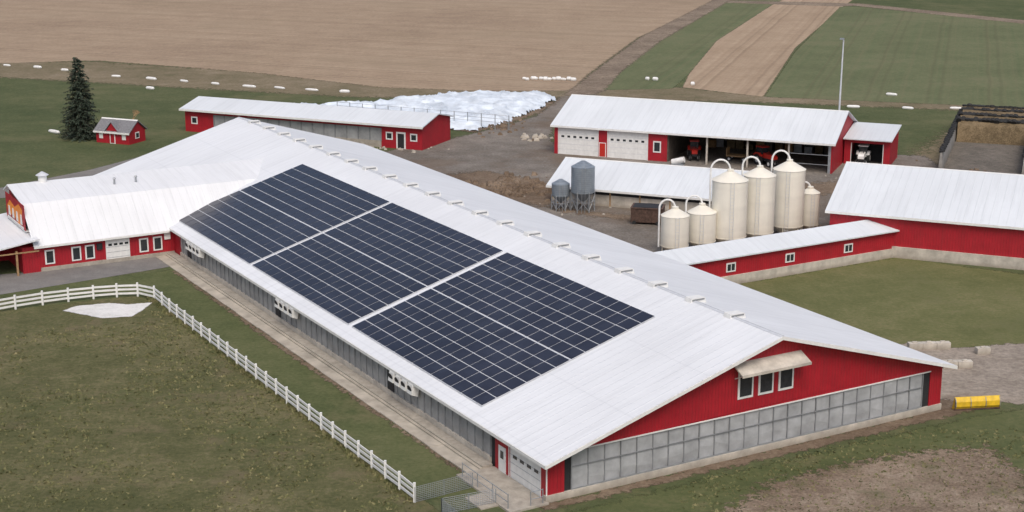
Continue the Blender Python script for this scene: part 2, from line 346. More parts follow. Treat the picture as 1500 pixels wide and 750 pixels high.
w.box(2.1,35.9,-.03,.03,2.3,2.36,FRAME); w.box(2.1,35.9,-.03,.03,.56,.66,STEEL)
w.prism_y([(.25,3.503),(38,3.503),(38,zr(38)-.16),(RX,zr(RX)-.16),(.4,zr(.4)-.16)],0.002,.2,RED)
w.box(1.5,36.7,-.05,-.002,3.5,3.60,WHITE)
w.box(-.04,.06,-.04,0,.55,3.3,WHITE)
for x in(16.8,18.75,20.7):
    w.box(x,x+1.45,-.06,.002,4.7,6.85,WHITE)
    w.box(x+.17,x+1.28,-.09,-.06,4.9,6.65,GLASS)
w.slab([(16.2,-1.25,7.05),(22.8,-1.25,7.05),(22.8,-.0,7.65),(16.2,-.0,7.65)],.12,CONCL)
w.box(16.2,22.8,-1.30,-1.25,6.85,7.06,CONCL)
for x in (16.5,19.5,22.5): w.cyl((x,-1.15,6.95),(x,-.02,6.4),.04,.04,WHITE,6)
w.box(0,.2,.2,.8,.0,3.36,RED)
w.box(.06,.2,.8,5.2,0,3.2,WHITE); w.box(0,.2,.8,5.2,3.2,3.36,RED)
for zz in(.65,1.3,1.95,2.6): w.box(.045,.06,.82,5.18,zz,zz+.03,STEEL)
for k in range(4): w.box(.04,.06,1.2+k*1.0,1.75+k*1.0,1.75,2.0,GLASS)
w.box(-.03,.04,.72,.8,0,3.2,WHITE); w.box(-.03,.04,5.2,5.28,0,3.2,WHITE); w.box(-.03,.04,.8,5.2,3.2,3.28,WHITE)
w.box(0,.2,5.2,7.3,0,3.36,RED)
w.box(-.04,0,5.7,6.75,0,2.15,WHITE); w.box(-.06,-.04,6.0,6.45,1.2,1.8,GLASS)
w.box(.1,.2,7.3,8.0,0,3.36,DARK)
w.box(-.1,.25,8.0,79,0,.75,CONCL)
s=8.0
while s<78.5:
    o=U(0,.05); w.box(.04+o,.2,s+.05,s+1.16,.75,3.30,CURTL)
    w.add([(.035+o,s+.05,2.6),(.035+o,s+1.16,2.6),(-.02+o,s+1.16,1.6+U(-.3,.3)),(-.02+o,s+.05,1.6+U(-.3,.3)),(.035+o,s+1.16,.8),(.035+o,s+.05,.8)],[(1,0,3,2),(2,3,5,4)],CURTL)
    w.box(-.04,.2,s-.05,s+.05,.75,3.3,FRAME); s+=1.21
w.box(-.06,.05,8,79,3.12,3.3,WHITE)
w.box(0,.2,79,113,0,3.36,RED)
w.box(37.8,38,.2,112.8,0,.75,CONC); w.box(37.85,38,.2,112.8,.75,3.8,CURT)
w.prism_y([(0,0),(38,0),(38,zr(38)-.16),(RX,zr(RX)-.16),(0,zr(0)-.16)],112.8,113,RED)
w.obj('walls',barn)
fn=M()
for s0 in(19.5,44.5,70.5):
    for k in range(4):
        y=s0+k*1.15
        fn.prism_y([(-.85,2.2),(-.25,1.95),(-.1,2.75),(-.7,3.0)],y,y+.85,WHITE); fn.cyl((-.79,y+.42,2.6),(-.83,y+.42,2.59),.33,.33,DARK,14)
        fn.box(-.5,-.1,y+.38,y+.46,2.95,3.1,STEEL)
    fn.box(-.05,0.0,s0+4.9,s0+6.1,.8,3.05,DARK)
fn.obj('ventilation_fans',barn)
def SP(w,s,h): return (w,s,zr(w)+h)
for (a,bb) in((10.7,34.4),(35.2,58.75),(59.35,83.0)):
    p=M(); nc=14; nr=12; W0,W1=.75,16.7
    p.slab([SP(W0,a,.10),SP(W1,a,.10),SP(W1,bb,.10),SP(W0,bb,.10)],.05,ALU)
    md=.08
    dc=(bb-a)/nc; dr=(W1-W0-md)/nr
    for i in range(nc):
        for j in range(nr):
            x0=W0+j*dr+(md if j>=nr//2 else 0)+.05; x1=x0+dr-.10
            y0=a+i*dc+.05; y1=y0+dc-.10
            e=U(0,.010)
            p.slab([SP(x0,y0,.13+e),SP(x1,y0,.13+U(0,.010)),SP(x1,y1,.13+e),SP(x0,y1,.13+U(0,.010))],.028,PANEL)
    p.obj('solar_array',barn)
ap=M()
y=7.5
while y<80.5:
    ap.box(-2.3+U(-.04,.04),-1.22,y,min(81,y+2.97),0,.08+U(0,.03),APRON); y+=3.0
ap.box(-1.0,-.12,7.5,81,.0,.35,CONC)
ap.box(-1.2,-1.0,7.5,81,.0,.22,APRON)
ap.box(-3.2,-.0,-.4,7.5,0,.16,CONC); ap.box(-4.6,-3.2,1.2,3.6,0,.1,CONCL)
ap.obj('concrete_apron',barn)
rl=M()
for (x,y) in((-3.0,.2),(-3.0,2.4),(-3.0,4.6),(-3.0,6.9),(-1.4,-.2),(-.4,-.2)):
    rl.cyl((x,y,.1),(x,y,1.25),.04,.04,STEEL,6)
for z in(.65,1.2):
    rl.cyl((-3,.2,z),(-3,6.9,z),.03,.03,STEEL,6); rl.cyl((-1.4,-.2,z),(-.4,-.2,z),.03,.03,STEEL,6)
rl.obj('hand_rail',barn)
# ------------------------------------------------------------ parlour wing
wing=frame('milking_parlour',AX,AY,30.17)
p=M(); X0=-15.8
RA,RB,RC,RD=(80.6,3.0),(84.9,6.9),(91.5,7.9),(93.6,7.0)
p.slab([(X0,RA[0],RA[1]),(3,RA[0],RA[1]),(14,RB[0],RB[1]),(X0,RB[0],RB[1])],.14,WROOF)
p.slab([(X0,RB[0],RB[1]),(14,RB[0],RB[1]),(16,RC[0],RC[1]),(X0,RC[0],RC[1])],.14,WROOF)
p.slab([(X0,RC[0],RC[1]),(16,RC[0],RC[1]),(14,RD[0],RD[1]),(X0,RD[0],RD[1])],.14,WROOF)
p.box(X0,-.7,RA[0]-.05,RA[0]-.002,2.75,3.0,WHITE)
p.obj('gambrel_roof',wing)
p=M()
p.prism_x([(81.1,0),(93.4,0),(93.4,6.8),(91.5,7.7),(84.9,6.7),(81.1,3.1)],-15.2,-15.0,RED)
p.box(-15.0,-.0,81.1,81.3,0,2.95,RED); p.box(-15,3,93.2,93.4,0,6.85,RED)
p.box(-15.1,-.1,81.0,81.097,0,.45,CONC)
def win(x0,x1,z0,z1,y=81.1):
    p.box(x0,x1,y-.06,y-.001,z0,z1,WHITE); p.box(x0+.16,x1-.16,y-.08,y-.06,z0+.16,z1-.16,GLASS)
for x in(-14.6,-11.7,-10.2,-4.1,-2.5): win(x,x+1.05,.75,2.35)
p.box(-7.9,-5.2,81.02,81.09,.0,2.75,WHITE)
for zz in(.6,1.2,1.8): p.box(-7.85,-5.25,81.0,81.02,zz,zz+.03,STEEL)
for k in range(4): p.box(-7.6+k*.62,-7.2+k*.62,81.0,81.02,1.95,2.2,GLASS)
p.box(-1.2,-.5,80.95,81.09,1.9,2.6,WHITE); p.box(-8.9,-8.3,80.9,81.09,1.7,2.4,DARK)
p.obj('walls',wing)
p=M()
p.box(-15.9,-15.86,83.5,92.2,4.15,7.0,RED)
p.prism_x([(84.4,6.3),(85.2,4.5),(86.6,4.4),(88.6,5.0),(90.8,4.6),(91.6,5.5),(90.2,6.4),(88,6.0),(86,6.7)],-15.92,-15.90,ORG)
p.box(-15.94,-15.90,84.2,91.6,4.2,4.42,WHITE)
for y in(84.6,86.5,88.3,90.1): p.prism_x([(y,4.6),(y+.9,4.6),(y+.7,5.7),(y+.2,5.7)],-15.95,-15.925,WHITE)
p.box(-15.9,-15.2,83.6,92.1,4.0,4.14,WHITE)
p.obj('farm_sign',wing)
p=M()
p.slab([(-23,80.2,2.75),(-15.25,80.2,3.9),(-15.25,95,3.9),(-23,95,2.75)],.16,WROOF)
for x in(-22.6,-20.2,-17.8):
    p.box(x,x+.2,80.5,80.7,0,2.75,WOOD)
    p.box(x,x+.2,94,94.2,0,2.7,WOOD)
p.box(-22.6,-15.3,80.45,80.5,2.45,2.6,WOOD); p.box(-17,-15.2,81.1,93,0,2.9,RED); p.box(-22,-17,88,88.2,0,2.9,RED)
p.obj('porch',wing)
p=M()
p.cyl((-11.8,91.4,7.7),(-11.8,91.4,8.6),.5,.5,WHITE,12); p.cyl((-11.8,91.4,8.6),(-11.8,91.4,9.0),.75,.1,ALU,12)
for x in(-4.5,-2.0): p.cyl((x,88,7.3),(x,88,8.0),.12,.12,STEEL,8); p.cyl((x,88,8.0),(x,88,8.15),.22,.1,STEEL,8)
p.obj('roof_vents',wing,True)
# ------------------------------------------------------------ white rail fence
fp=[B(-8,4.8)]+[B(-8,4.8+i*2.35) for i in range(1,24)]
fp+=[(-35.3,152.6),(-36.6,154.9),(-38.6,156.2),(-40.7,155.9),(-42.9,155.2),(-45.2,154.2),(-47.5,153),(-49.8,151.5),(-52,149.9),(-54.4,148.4),(-57,147),(-60,145.6)]
fe=M()
for i,q in enumerate(fp):
    hx=U(-.02,.02)
    fe.box(q[0]-.09+hx,q[0]+.09+hx,q[1]-.09,q[1]+.09,0,1.5+U(-.03,.03),WHITE)
    if i<len(fp)-1:
        a=Vector((*q,0));b_=Vector((*fp[i+1],0)); d=(b_-a).normalized(); nn=Vector((-d.y,d.x,0))*.03
        for z in(.28,.70,1.12):
            zz=z+U(-.03,.03); z2=z+U(-.03,.03)
            vs=[(a-nn,zz),(b_-nn,z2),(b_+nn,z2),(a+nn,zz)]
            fe.add([(x.x,x.y,h) for x,h in vs]+[(x.x,x.y,h+.2) for x,h in vs],[(0,3,2,1),(4,5,6,7),(0,1,5,4),(1,2,6,5),(2,3,7,6),(3,0,4,7)],WHITE)
fe.obj('white_rail_fence')
def netfence(name,a,b_,h=1.2):
    m=M(); a=Vector((*a,0));b_=Vector((*b_,0)); n=max(2,int((b_-a).length/1.8))
    for i in range(n+1):
        q=a.lerp(b_,i/n); m.cyl(q,q+Vector((0,0,h)),.035,.035,STEEL,6)
    for k in range(9):
        z=Vector((0,0,.08+k*(h-.1)/8)); m.cyl(a+z,b_+z,.014,.014,STEEL,4)
    nn=int((b_-a).length/.16)
    for i in range(nn):
        q=a.lerp(b_,i/nn); m.cyl(q,q+Vector((0,0,h)),.01,.01,STEEL,4)
    m.obj(name)
netfence('wire_fence',B(-8,4.7),B(-3.2,5.0)); netfence('wire_fence',B(-7.3,2.0),B(-3.2,1.6)); netfence('wire_fence',B(-7.3,2.0),B(-7.6,-6))
# ------------------------------------------------------------ annex
an=frame('feed_annex',AX,AY,30.17)
p=M()
p.box(38.1,70.4,38.9,39.25,0,1.05,CONCL); p.box(38.1,70.2,39.05,39.25,1.05,3.15,RED)
p.box(38.1,70.2,43.8,44,0,3.15,RED); p.box(70,70.2,39.25,43.8,0,3.15,RED)
for x in(46.0,54.0,62.3):
    p.box(x,x+1.25,38.98,39.048,1.45,2.45,WHITE); p.box(x+.15,x+.58,38.96,38.98,1.6,2.3,GLASS); p.box(x+.68,x+1.1,38.96,38.98,1.6,2.3,GLASS)
p.obj('walls',an)
p=M()
p.slab([(38.3,38.6,3.2),(70.8,38.6,3.2),(70.8,41.5,4.1),(38.3,41.5,4.1)],.14,ROOFX); p.slab([(38.3,41.5,4.1),(70.8,41.5,4.1),(70.8,44.4,3.2),(38.3,44.4,3.2)],.14,ROOFX)
p.obj('roof',an)
# ------------------------------------------------------------ generic gable building
def gable(name,x,y,ang,Ln,D,ze,zg,roofm=ROOFX,base=0,ov=.5,front=True):
    e=frame(name,x,y,ang)
    p=M(); k=(zg-ze)/(D/2)
    p.slab([(-ov,-ov,ze-k*ov),(Ln+ov,-ov,ze-k*ov),(Ln+ov,D/2,zg),(-ov,D/2,zg)],.15,roofm)
    p.slab([(-ov,D/2,zg),(Ln+ov,D/2,zg),(Ln+ov,D+ov,ze-k*ov),(-ov,D+ov,ze-k*ov)],.15,roofm)
    p.slab([(-ov,D/2-.2,zg-.2*k+.03),(Ln+ov,D/2-.2,zg-.2*k+.03),(Ln+ov,D/2,zg+.03),(-ov,D/2,zg+.03)],.02,WHITE)
    p.box(-ov,Ln+ov,-ov-.06,-ov-.003,ze-k*ov-.28,ze-k*ov-.01,WHITE)
    p.obj('roof',e)
    p=M()
    for x0,x1 in((0,.2),(Ln-.2,Ln)):
        p.prism_x([(0.2,base),(D-.2,base),(D-.2,ze-.16),(D/2,zg-.18),(.2,ze-.16)],x0,x1,RED)
    p.box(0,Ln,D-.2,D,base,ze-.17,RED)
    if front: p.box(0,Ln,0,.2,base,ze-.17,RED)
    if base: p.box(-.05,Ln+.05,-.2,.25,0,base,CONCL)
    p.obj('walls',e)
    return e
rb=gable('red_livestock_barn',36.3,175.0,-22.6,60,22,5.0,8.4,base=1.3)
p=M(); p.box(22.0,22.5,-.18,-.0,4.1,4.5,DARK); p.obj('wall_light',rb)
# ------------------------------------------------------------ machine shed
ms=gable('machine_shed',6.4,234.2,-21.8,41.8,18,4.6,7.7,front=False)
p=M()
p.box(0,.7,0,.2,0,4.4,RED); p.box(6.9,8.5,0,.2,0,4.4,RED); p.box(14.6,17.6,0,.2,0,4.4,RED)
p.box(.7,6.9,0,.2,4.05,4.4,RED); p.box(8.5,14.6,0,.2,4.05,4.4,RED); p.box(17.6,41.6,0,.2,4.1,4.4,RED)
for a,b_ in((.7,6.9),(8.5,14.6)):
    p.box(a,b_,.06,.16,0,4.05,WHITE)
    for z in(.8,1.6,2.4,3.2): p.box(a,b_,.04,.06,z,z+.03,ALU)
    for k in range(6): p.box(a+.4+k*.95,a+.85+k*.95,.035,.06,2.6,2.9,GLASS)
    p.box(a-.12,a,-.04,0.0,0,4.1,WHITE); p.box(b_,b_+.12,-.04,0.0,0,4.1,WHITE)
p.box(7.1,8.2,-.05,0,0,2.2,WHITE); p.box(7.2,8.1,-.07,-.05,.1,2.1,REDP); p.box(15.5,16.7,-.05,0,1.3,3.0,WHITE); p.box(15.68,16.52,-.07,-.05,1.5,2.8,GLASS)
for x in(23.6,29.6,35.6): p.box(x-.12,x+.12,0,.25,0,4.1,CONCL)
p.box(17.6,17.8,.2,17.8,0,4.4,BOARDS); p.box(17.8,41.6,17.55,17.75,0,4.3,BOARDS)
p.box(41.2,41.58,.2,1.2,0,4.4,STEEL)
p.box(-.02,41.9,-.02,0-.003,4.38,4.5,WHITE)
for z in(1.2,2.6): p.box(35.7,41.2,.05,.12,z,z+.08,STEEL)
p.obj('front',ms)
p=M()
for i in range(14): 
    x=18.5+i*1.5+U(-.2,.2); h=U(.8,2.4); p.box(x,x+1.2,14+U(-1,.5),16.5,0,h,random.choice([WOOD,BOARDS,STEEL,SILAGE]))
p.obj('stored_pallets',ms)
p=M()
p.slab([(41.9,7.6,3.9),(48.9,7.6,3.9),(48.9,16.5,4.9),(41.9,16.5,4.9)],.15,ROOFX)
p.box(42,43,8.4,8.6,0,3.75,RED); p.box(47.6,48.6,8.4,8.6,0,3.75,RED); p.box(43,47.6,8.4,8.6,3.2,3.75,RED)
p.box(48.4,48.6,8.6,16,0,3.9,RED); p.box(42,48.4,15.8,16,0,4.4,RED); p.box(43,47.6,11.5,11.7,0,3.4,DARK)
p.box(42.95,43.05,8.35,8.4,0,3.2,WHITE); p.box(47.55,47.65,8.35,8.4,0,3.2,WHITE)
p.obj('lean_to',ms)
# ------------------------------------------------------------ low white-roof building
lb=gable('low_feed_shed',5.2,200.8,-22,24,13.5,2.5,4.7,base=.0,front=False,ov=.6)
p=M(); p.box(0,24,0,.2,0,1.5,CONCL); p.box(0,24,.05,.2,1.5,2.25,DARK)
for x in range(0,25,4): p.box(x-.1,x+.1,-.03,0,0,2.3,WOOD)
p.obj('front',lb)
# ------------------------------------------------------------ far-left building
fl=frame('red_outbuilding',-53.2,253.6,-23.3)
p=M(); Ln=43
p.slab([(-.6,-.7,3.75),(Ln+.5,-.7,3.75),(Ln+.5,5,5.0),(-.6,5,5.0)],.15,ROOFX); p.slab([(-.6,5,5.0),(Ln+.5,5,5.0),(Ln+.5,10.6,3.75),(-.6,10.6,3.75)],.15,ROOFX)
p.box(-.6,Ln+.5,-.78,-.703,3.45,3.76,WHITE); p.obj('roof',fl)
p=M()
p.box(0,5.5,0,.2,0,3.7,RED); p.box(36,Ln,0,.2,0,3.7,RED); p.box(5.5,36,.05,.2,0,1,CONC); p.box(5.5,36,.1,.2,1,3.0,CURTL); p.box(5.5,36,.02,.2,3.0,3.7,RED)
for i in range(16): x=5.5+i*30.5/15; p.box(x-.07,x+.07,-.02,.1,1,3,FRAME)
for x in (0,Ln-.2): p.prism_x([(.2,0),(9.8,0),(9.8,3.8),(5,4.8),(.2,3.8)],x,x+.2,RED)
p.box(0,Ln,9.8,10,0,3.8,RED)
for x in(1.2,36.8,41): p.box(x,x+1.2,-.05,-.001,1.3,2.5,WHITE); p.box(x+.2,x+1.0,-.07,-.05,1.5,2.3,GLASS)
p.box(38.6,40.2,-.05,-.001,0,2.6,WHITE); p.box(38.85,39.95,-.07,-.05,.1,2.35,DARK)
p.obj('walls',fl)
# ------------------------------------------------------------ small shed
ss=gable('small_red_shed',-65.2,243.7,-23,6.2,4.2,2.1,3.6,GREYROOF,ov=.3)
p=M()
p.prism_y([(2.0,1.9),(4.2,1.9),(3.1,3.3)],-.15,.9,RED)
p.slab([(3.1,-.3,3.45),(4.5,-.3,1.85),(4.5,1.2,1.85),(3.1,1.8,3.45)],.08,GREYROOF); p.slab([(1.7,-.3,1.85),(3.1,-.3,3.45),(3.1,1.8,3.45),(1.7,1.2,1.85)],.08,GREYROOF)
p.box(2.6,3.6,-.06,-.001,0,1.9,WHITE); p.box(.6,1.3,-.06,-.001,.7,1.6,WHITE); p.box(4.9,5.6,-.06,-.001,.7,1.6,WHITE)
p.box(2.75,3.45,-.08,-.06,.1,1.75,RED)
p.box(6.2,6.26,1.6,2.6,.7,1.7,WHITE); p.box(6.26,6.28,1.75,2.45,.85,1.55,GLASS)
p.obj('dormer_and_openings',ss)
# ------------------------------------------------------------ silos
def feedbin(name,x,y,rad,h,mat=CREAM,pipe=True):
    e=frame(name,x,y,U(-20,20)); m=M()
    hop=rad*.55; zc=.15
    m.cyl((0,0,zc),(0,0,zc+hop),rad*.5,rad,mat,32); m.cyl((0,0,zc+hop),(0,0,h-rad*.55),rad,rad,mat,32,False)
    m.cyl((0,0,h-rad*.55),(0,0,h-.12),rad*1.03,.35,mat,32); m.cyl((0,0,h-.12),(0,0,h+.1),.38,.38,mat,16)
    m.obj('shell',e,True)
    l=M()
    for i in range(6):
        a=i*math.pi/3+.3; l.cyl((rad*.97*math.cos(a),rad*.97*math.sin(a),0),(rad*.97*math.cos(a),rad*.97*math.sin(a),zc+hop+.3),.06,.06,CREAM,6)
    l.cyl((0,0,zc+hop-.05),(0,0,zc+hop+.05),rad*1.02,rad*1.02,CREAM,32)
    for dx in(-.2,.2): l.cyl((dx,-rad-.12,.6),(dx,-rad-.12,h-rad*.5),.022,.022,ALU,5)
    k=.9
    while k<h-rad*.5: l.cyl((-.2,-rad-.12,k),(.2,-rad-.12,k),.015,.015,ALU,4); k+=.4
    l.obj('legs_and_ladder',e)
    q=M(); pts=[(-rad-.2,.2,.8),(-rad-.2,.2,h-.3)]
    for i in range(13):
        a=math.pi-i*math.pi/12; rr=(rad+.2)/2; pts.append((-rr+rr*math.cos(a),.2,h-.1+rad*.62*math.sin(a)))
    q.tube(pts,.11,WHITE,8); q.obj('fill_pipe',e,True)
    return e
for a in((25.1,177.4,2.05,9.0),(28.9,180.0,1.85,8.9),(32.9,183.2,1.9,9.0),(35.9,185.2,1.15,5.3),(18.5,173.8,1.6,5.4),(21.8,176.0,1.65,5.3)):
    feedbin('feed_bin',*a)
def greysilo(x,y,rad,h,leg):
    e=frame('galvanised_silo',x,y,0); m=M()
    m.cyl((0,0,leg),(0,0,leg+rad*.8),.3,rad,GALV,24); m.cyl((0,0,leg+rad*.8),(0,0,h-rad*.5),rad,rad,GALV,24,False)
    m.cyl((0,0,h-rad*.5),(0,0,h),rad*1.02,.25,GALV,24); m.obj('shell',e,True)
    l=M()
    for i in range(6):
        a=i*math.pi/3; b_=a+math.pi/3
        P=lambda t,z:(rad*math.cos(t),rad*math.sin(t),z)
        l.cyl(P(a,0),P(a,leg+rad*.9),.07,.07,STEEL,6); l.cyl(P(a,.2),P(b_,leg+rad*.5),.035,.035,STEEL,5); l.cyl(P(b_,.2),P(a,leg+rad*.5),.035,.035,STEEL,5)
        l.cyl(P(a,leg),P(b_,leg),.05,.05,STEEL,5)
    for dx in(-.2,.2): l.cyl((dx,-rad-.1,0),(dx,-rad-.1,h-.5),.03,.03,STEEL,5)
    l.obj('frame',e)
greysilo(9.0,195.6,1.5,6.5,1.3); greysilo(6.2,196.2,1.15,4.0,1.0)
e=frame('rusty_container',14.6,188.2,-12); m=M()
m.prism_x([(0,.3),(2,.3),(2.3,2.1),(-.3,2.1)],0,3.9,RUST)
for x in(0,1.3,2.6,3.8): m.prism_x([(-.05,.3),(.0,.3),(-.3,2.15),(-.38,2.15)],x,x+.12,RUST)
m.box(-.05,3.95,-.4,2.4,2.1,2.2,RUST); m.box(.2,3.7,-.2,2.2,2.2,2.25,DARK)
for x in(.4,3.3): m.cyl((x,-.1,.25),(x,2.1,.25),.25,.25,BLACK,10)
m.obj('body',e)
# ------------------------------------------------------------ bunker silo
e=frame('bunker_silo',61.4,221.2,-19.5); m=M()
for x in (-.4,11.0,22.0): m.prism_y([(x,0),(x+.6,0),(x+.45,2.6),(x+.15,2.6)],0,40,BCONC)
m.box(.2,22,39.6,40,0,2.6,BCONC); m.box(-.4,22.4,-1,0,0,.05,CONC)
m.obj('concrete_walls',e)
m=M(); m.box(.21,10.99,0,39,.0,.05,BFLOOR); m.box(11.61,21.99,0,39,0,.05,BFLOOR)
m.prism_x([(24,.06),(39.5,.06),(39.5,3.4),(26,3.2),(25,2.6)],.35,10.98,SILAGE); m.prism_x([(14,.06),(39.5,.06),(39.5,3.2),(16,2.8)],11.62,21.98,SILAGE); m.obj('silage',e)
m=M()
for i in range(72):
    y=i*.55+.4
    for x in(-.1,11.3):
        m.cyl((x+U(-.1,.1),y,2.62),(x+U(-.1,.1),y+.02,2.85),.42,.42,BLACK,10)
for j in range(3):
    for i in range(17): m.cyl((.4+i*.64,26+j*5+U(-.5,.5),3.2),(.4+i*.64,26.1+j*5,3.5),.42,.42,BLACK,10)
for i in range(30): m.cyl((.4+i*.72,39.4+U(-.2,.2),3.3),(.4+i*.72,39.5,3.6),.45,.45,BLACK,10)
m.obj('tyres',e)
# ------------------------------------------------------------ plastic tarp pile
poly=[(-44,270),(-38,277),(-27,281),(-13.9,290),(-3.8,294),(9.5,289.5),(4.8,275.6),(-.6,261.4),(-5.5,252.5),(-17,256),(-30,262)]
def inside(x,y):
    c=False;n=len(poly)
    for i in range(n):
        x1,y1=poly[i];x2,y2=poly[i-1]
        if (y1>y)!=(y2>y) and x<(x2-x1)*(y-y1)/(y2-y1)+x1: c=not c
    return c
def dist(x,y):
    d=1e9
    for i in range(len(poly)):
        a=Vector(poly[i]);b_=Vector(poly[i-1]);pp=Vector((x,y)); t_=max(0,min(1,(pp-a).dot(b_-a)/(b_-a).length_squared)); d=min(d,(pp-a-(b_-a)*t_).length)
    return d
m=M(); gx=118; gy=88; st=.5; idx={}
vs=[];fs=[]
for j in range(gy):
    for i in range(gx):
        x=-47+i*st;y=250+j*st+.3
        xx=x+noise.noise(Vector((x*.3,y*.3,7)))*1.8; yy=y+noise.noise(Vector((x*.3,y*.3,17)))*1.8
        if inside(xx,yy):
            d=dist(xx,yy)
            rg=1-abs(noise.noise(Vector((x*.35+y*.1,y*.22,3))))*2
            z=.06+min(.8,d*.25)+.4*noise.noise(Vector((x*.2,y*.2,0)))*min(1,d/2)+(.45*max(0,rg)**3+.22*noise.noise(Vector((x*1.1,y*.7,3))))*min(1,d)
            idx[(i,j)]=len(vs); vs.append((x+U(-.12,.12),y+U(-.12,.12),max(.06,z)))
for (i,j),k in idx.items():
    if (i+1,j) in idx and (i,j+1) in idx and (i+1,j+1) in idx: fs.append((k,idx[(i+1,j)],idx[(i+1,j+1)],idx[(i,j+1)]))
m.add(vs,fs,TARP); m.obj('tarp_covered_silage',None,True)
m=M()
a=Vector((-30,268,0)); b_=Vector((-.5,253.5,0))
for i in range(14):
    q=a.lerp(b_,i/13); m.cyl(q,q+Vector((0,0,2.6)),.07,.07,STEEL,6)
for z in(1.3,1.9,2.5): m.cyl(a+Vector((0,0,z)),b_+Vector((0,0,z)),.03,.03,STEEL,4)
m.obj('post_fence')
# ------------------------------------------------------------ wrapped bales
pts=[(-106.6,331.7),(-99.2,328.5),(-92.4,324.4),(-79.6,315.5),(-71.7,311.7),(-64.6,308.8),(-57.8,305.2),(-50.6,301.6),(-44.5,299.8),(-38.0,297.2),(-31.5,294.7),(60.6,277.1),(69.9,275.6),(78.4,275.6),(83.0,274.9),(88.8,274.1),(-69.1,299.0),(28.4,310.7),(26.9,311.5),(35.1,304.3),(70.7,291.3),(-74.1,251.7)]
for i in range(12): pts.append((2.2+i*.9+U(-.3,.3),311.7-i*.12+U(-.8,.8)))
m=M()
for x,y in pts:
    far=x<0 or x>50
    l=U(1.6,2.8) if far else U(.7,1.1); a=math.radians(-22)+U(-.3,.3); h=U(.22,.32) if far else U(.25,.4)
    d=Vector((math.cos(a),math.sin(a),0))*l/2
    c_=Vector((x,y,h*.85)); q=[c_-d*1.08,c_-d*.8,c_,c_+d*.8,c_+d*1.08]; rr=[h*.6,h,h*1.08,h,h*.5]
    for k in range(4): m.cyl(q[k],q[k+1],rr[k],rr[k+1],WHITE,10,k in(0,3))
m.obj('wrapped_bales',None,True)
# ------------------------------------------------------------ light pole
e=frame('light_pole',50.4,240.5,-22); m=M()
m.cyl((0,0,0),(.15,0,16.5),.18,.10,ALU,10); m.cyl((.15,0,16.3),(.15,-1.1,16.7),.06,.05,ALU,6); m.box(-.15,.45,-1.6,-1.0,16.6,16.8,STEEL); m.box(-.3,.3,-.3,.3,0,.5,CONC)
m.obj('pole',e)
# ------------------------------------------------------------ spruce
e=frame('spruce_tree',-68.4,247.0,0); m=M(); Ht=13.3
m.cyl((0,0,0),(0,0,Ht*.5),.24,.14,BARK,8); m.cyl((0,0,Ht*.5),(.1,0,Ht*.97),.14,.03,BARK,6)
fo=M()
z=.6
while z<Ht-.3:
    tt=1-z/Ht; rad=(3.7*tt**.72+.12)
    nb=int(7+9*tt)
    for k in range(nb):
        a=U(0,6.283); Lb=rad*U(.6,1.12); dr=U(.15,.4)*Lb
        dv=Vector((math.cos(a),math.sin(a),0)); p0=Vector((0,0,z+U(-.15,.15)))
        p1=p0+dv*Lb+Vector((0,0,-dr+.12*Lb))
        if Lb>1: m.cyl(p0,p1,.035,.012,BARK,4,False)
        ns=int(5+Lb*7)
        for j in range(ns):
            f_=U(.18,1.03); c_=p0.lerp(p1,f_)+Vector((U(-.16,.16),U(-.16,.16),U(-.12,.06)))
            side=Vector((-dv.y,dv.x,0)); sz=U(.16,.36)*(1.1-.35*f_)
            d1=(dv*U(.3,1)+side*U(-1,1)+Vector((0,0,U(-.7,.1)))).normalized()*sz*1.3
            d2=(side*U(-1,1)+Vector((0,0,U(-.5,.5)))+dv*U(-.3,.3)).normalized()*sz*.5
            fo.add([c_-d2,c_+d2,c_+d1+d2*.3,c_+d1-d2*.4],[(0,1,2,3)],NEEDLE)
    z+=.27
m.obj('trunk_and_limbs',e); fo.obj('needles',e)
m=M()
def br(p,d,l,r_,n):
    q=p+d*l; m.cyl(p,q,r_,r_*.6,WOOD,5,False)
    if n>0:
        for _ in range(3): br(q,(d+Vector((U(-.8,.8),U(-.8,.8),U(-.2,.5)))).normalized(),l*.7,r_*.6,n-1)
br(Vector((-62.5,256,0)),Vector((0,0,1)),1.2,.09,4)
m.obj('bare_shrub')
# ------------------------------------------------------------ snow plough, blocks
e=frame('snow_plough_blade',36.4,122.2,8); m=M()
pr=[(0,.05),(-.22,.4),(-.2,.8),(0,1.15),(.1,1.15),(-.1,.8),(-.12,.4),(.1,.05)]
m.prism_x(pr,0,3.9,YEL)
for x in(0,1.3,2.6,3.82): m.prism_x([(.02,.05),(.5,.05),(.1,1.1)],x,x+.08,YEL); m.prism_x([(-.02,.1),(-.26,.4),(-.24,.8),(-.02,1.12)],x,x+.06,FRAME)
m.box(-.05,3.95,-.06,.12,0,.05,DARK); m.box(-.05,3.95,-.08,-.0,.05,.2,RUST); m.box(1.5,2.4,.4,1.3,.2,.5,YEL); m.obj('blade',e)
for (x,y,a,l) in((36.6,138.3,4,4.2),(38.4,133.0,2,2.6),(42.5,136.8,10,2)):
    e=frame('concrete_block',x,y,a); m=M()
    for k in range(int(l/1.3)): o=U(-.06,.06); m.box(k*1.32,k*1.32+1.28,o,.65+o,0,.62,CONCL); m.box(k*1.32+.4,k*1.32+.85,.2,.45,.62,.72,CONCL)
    m.obj('blocks',e)
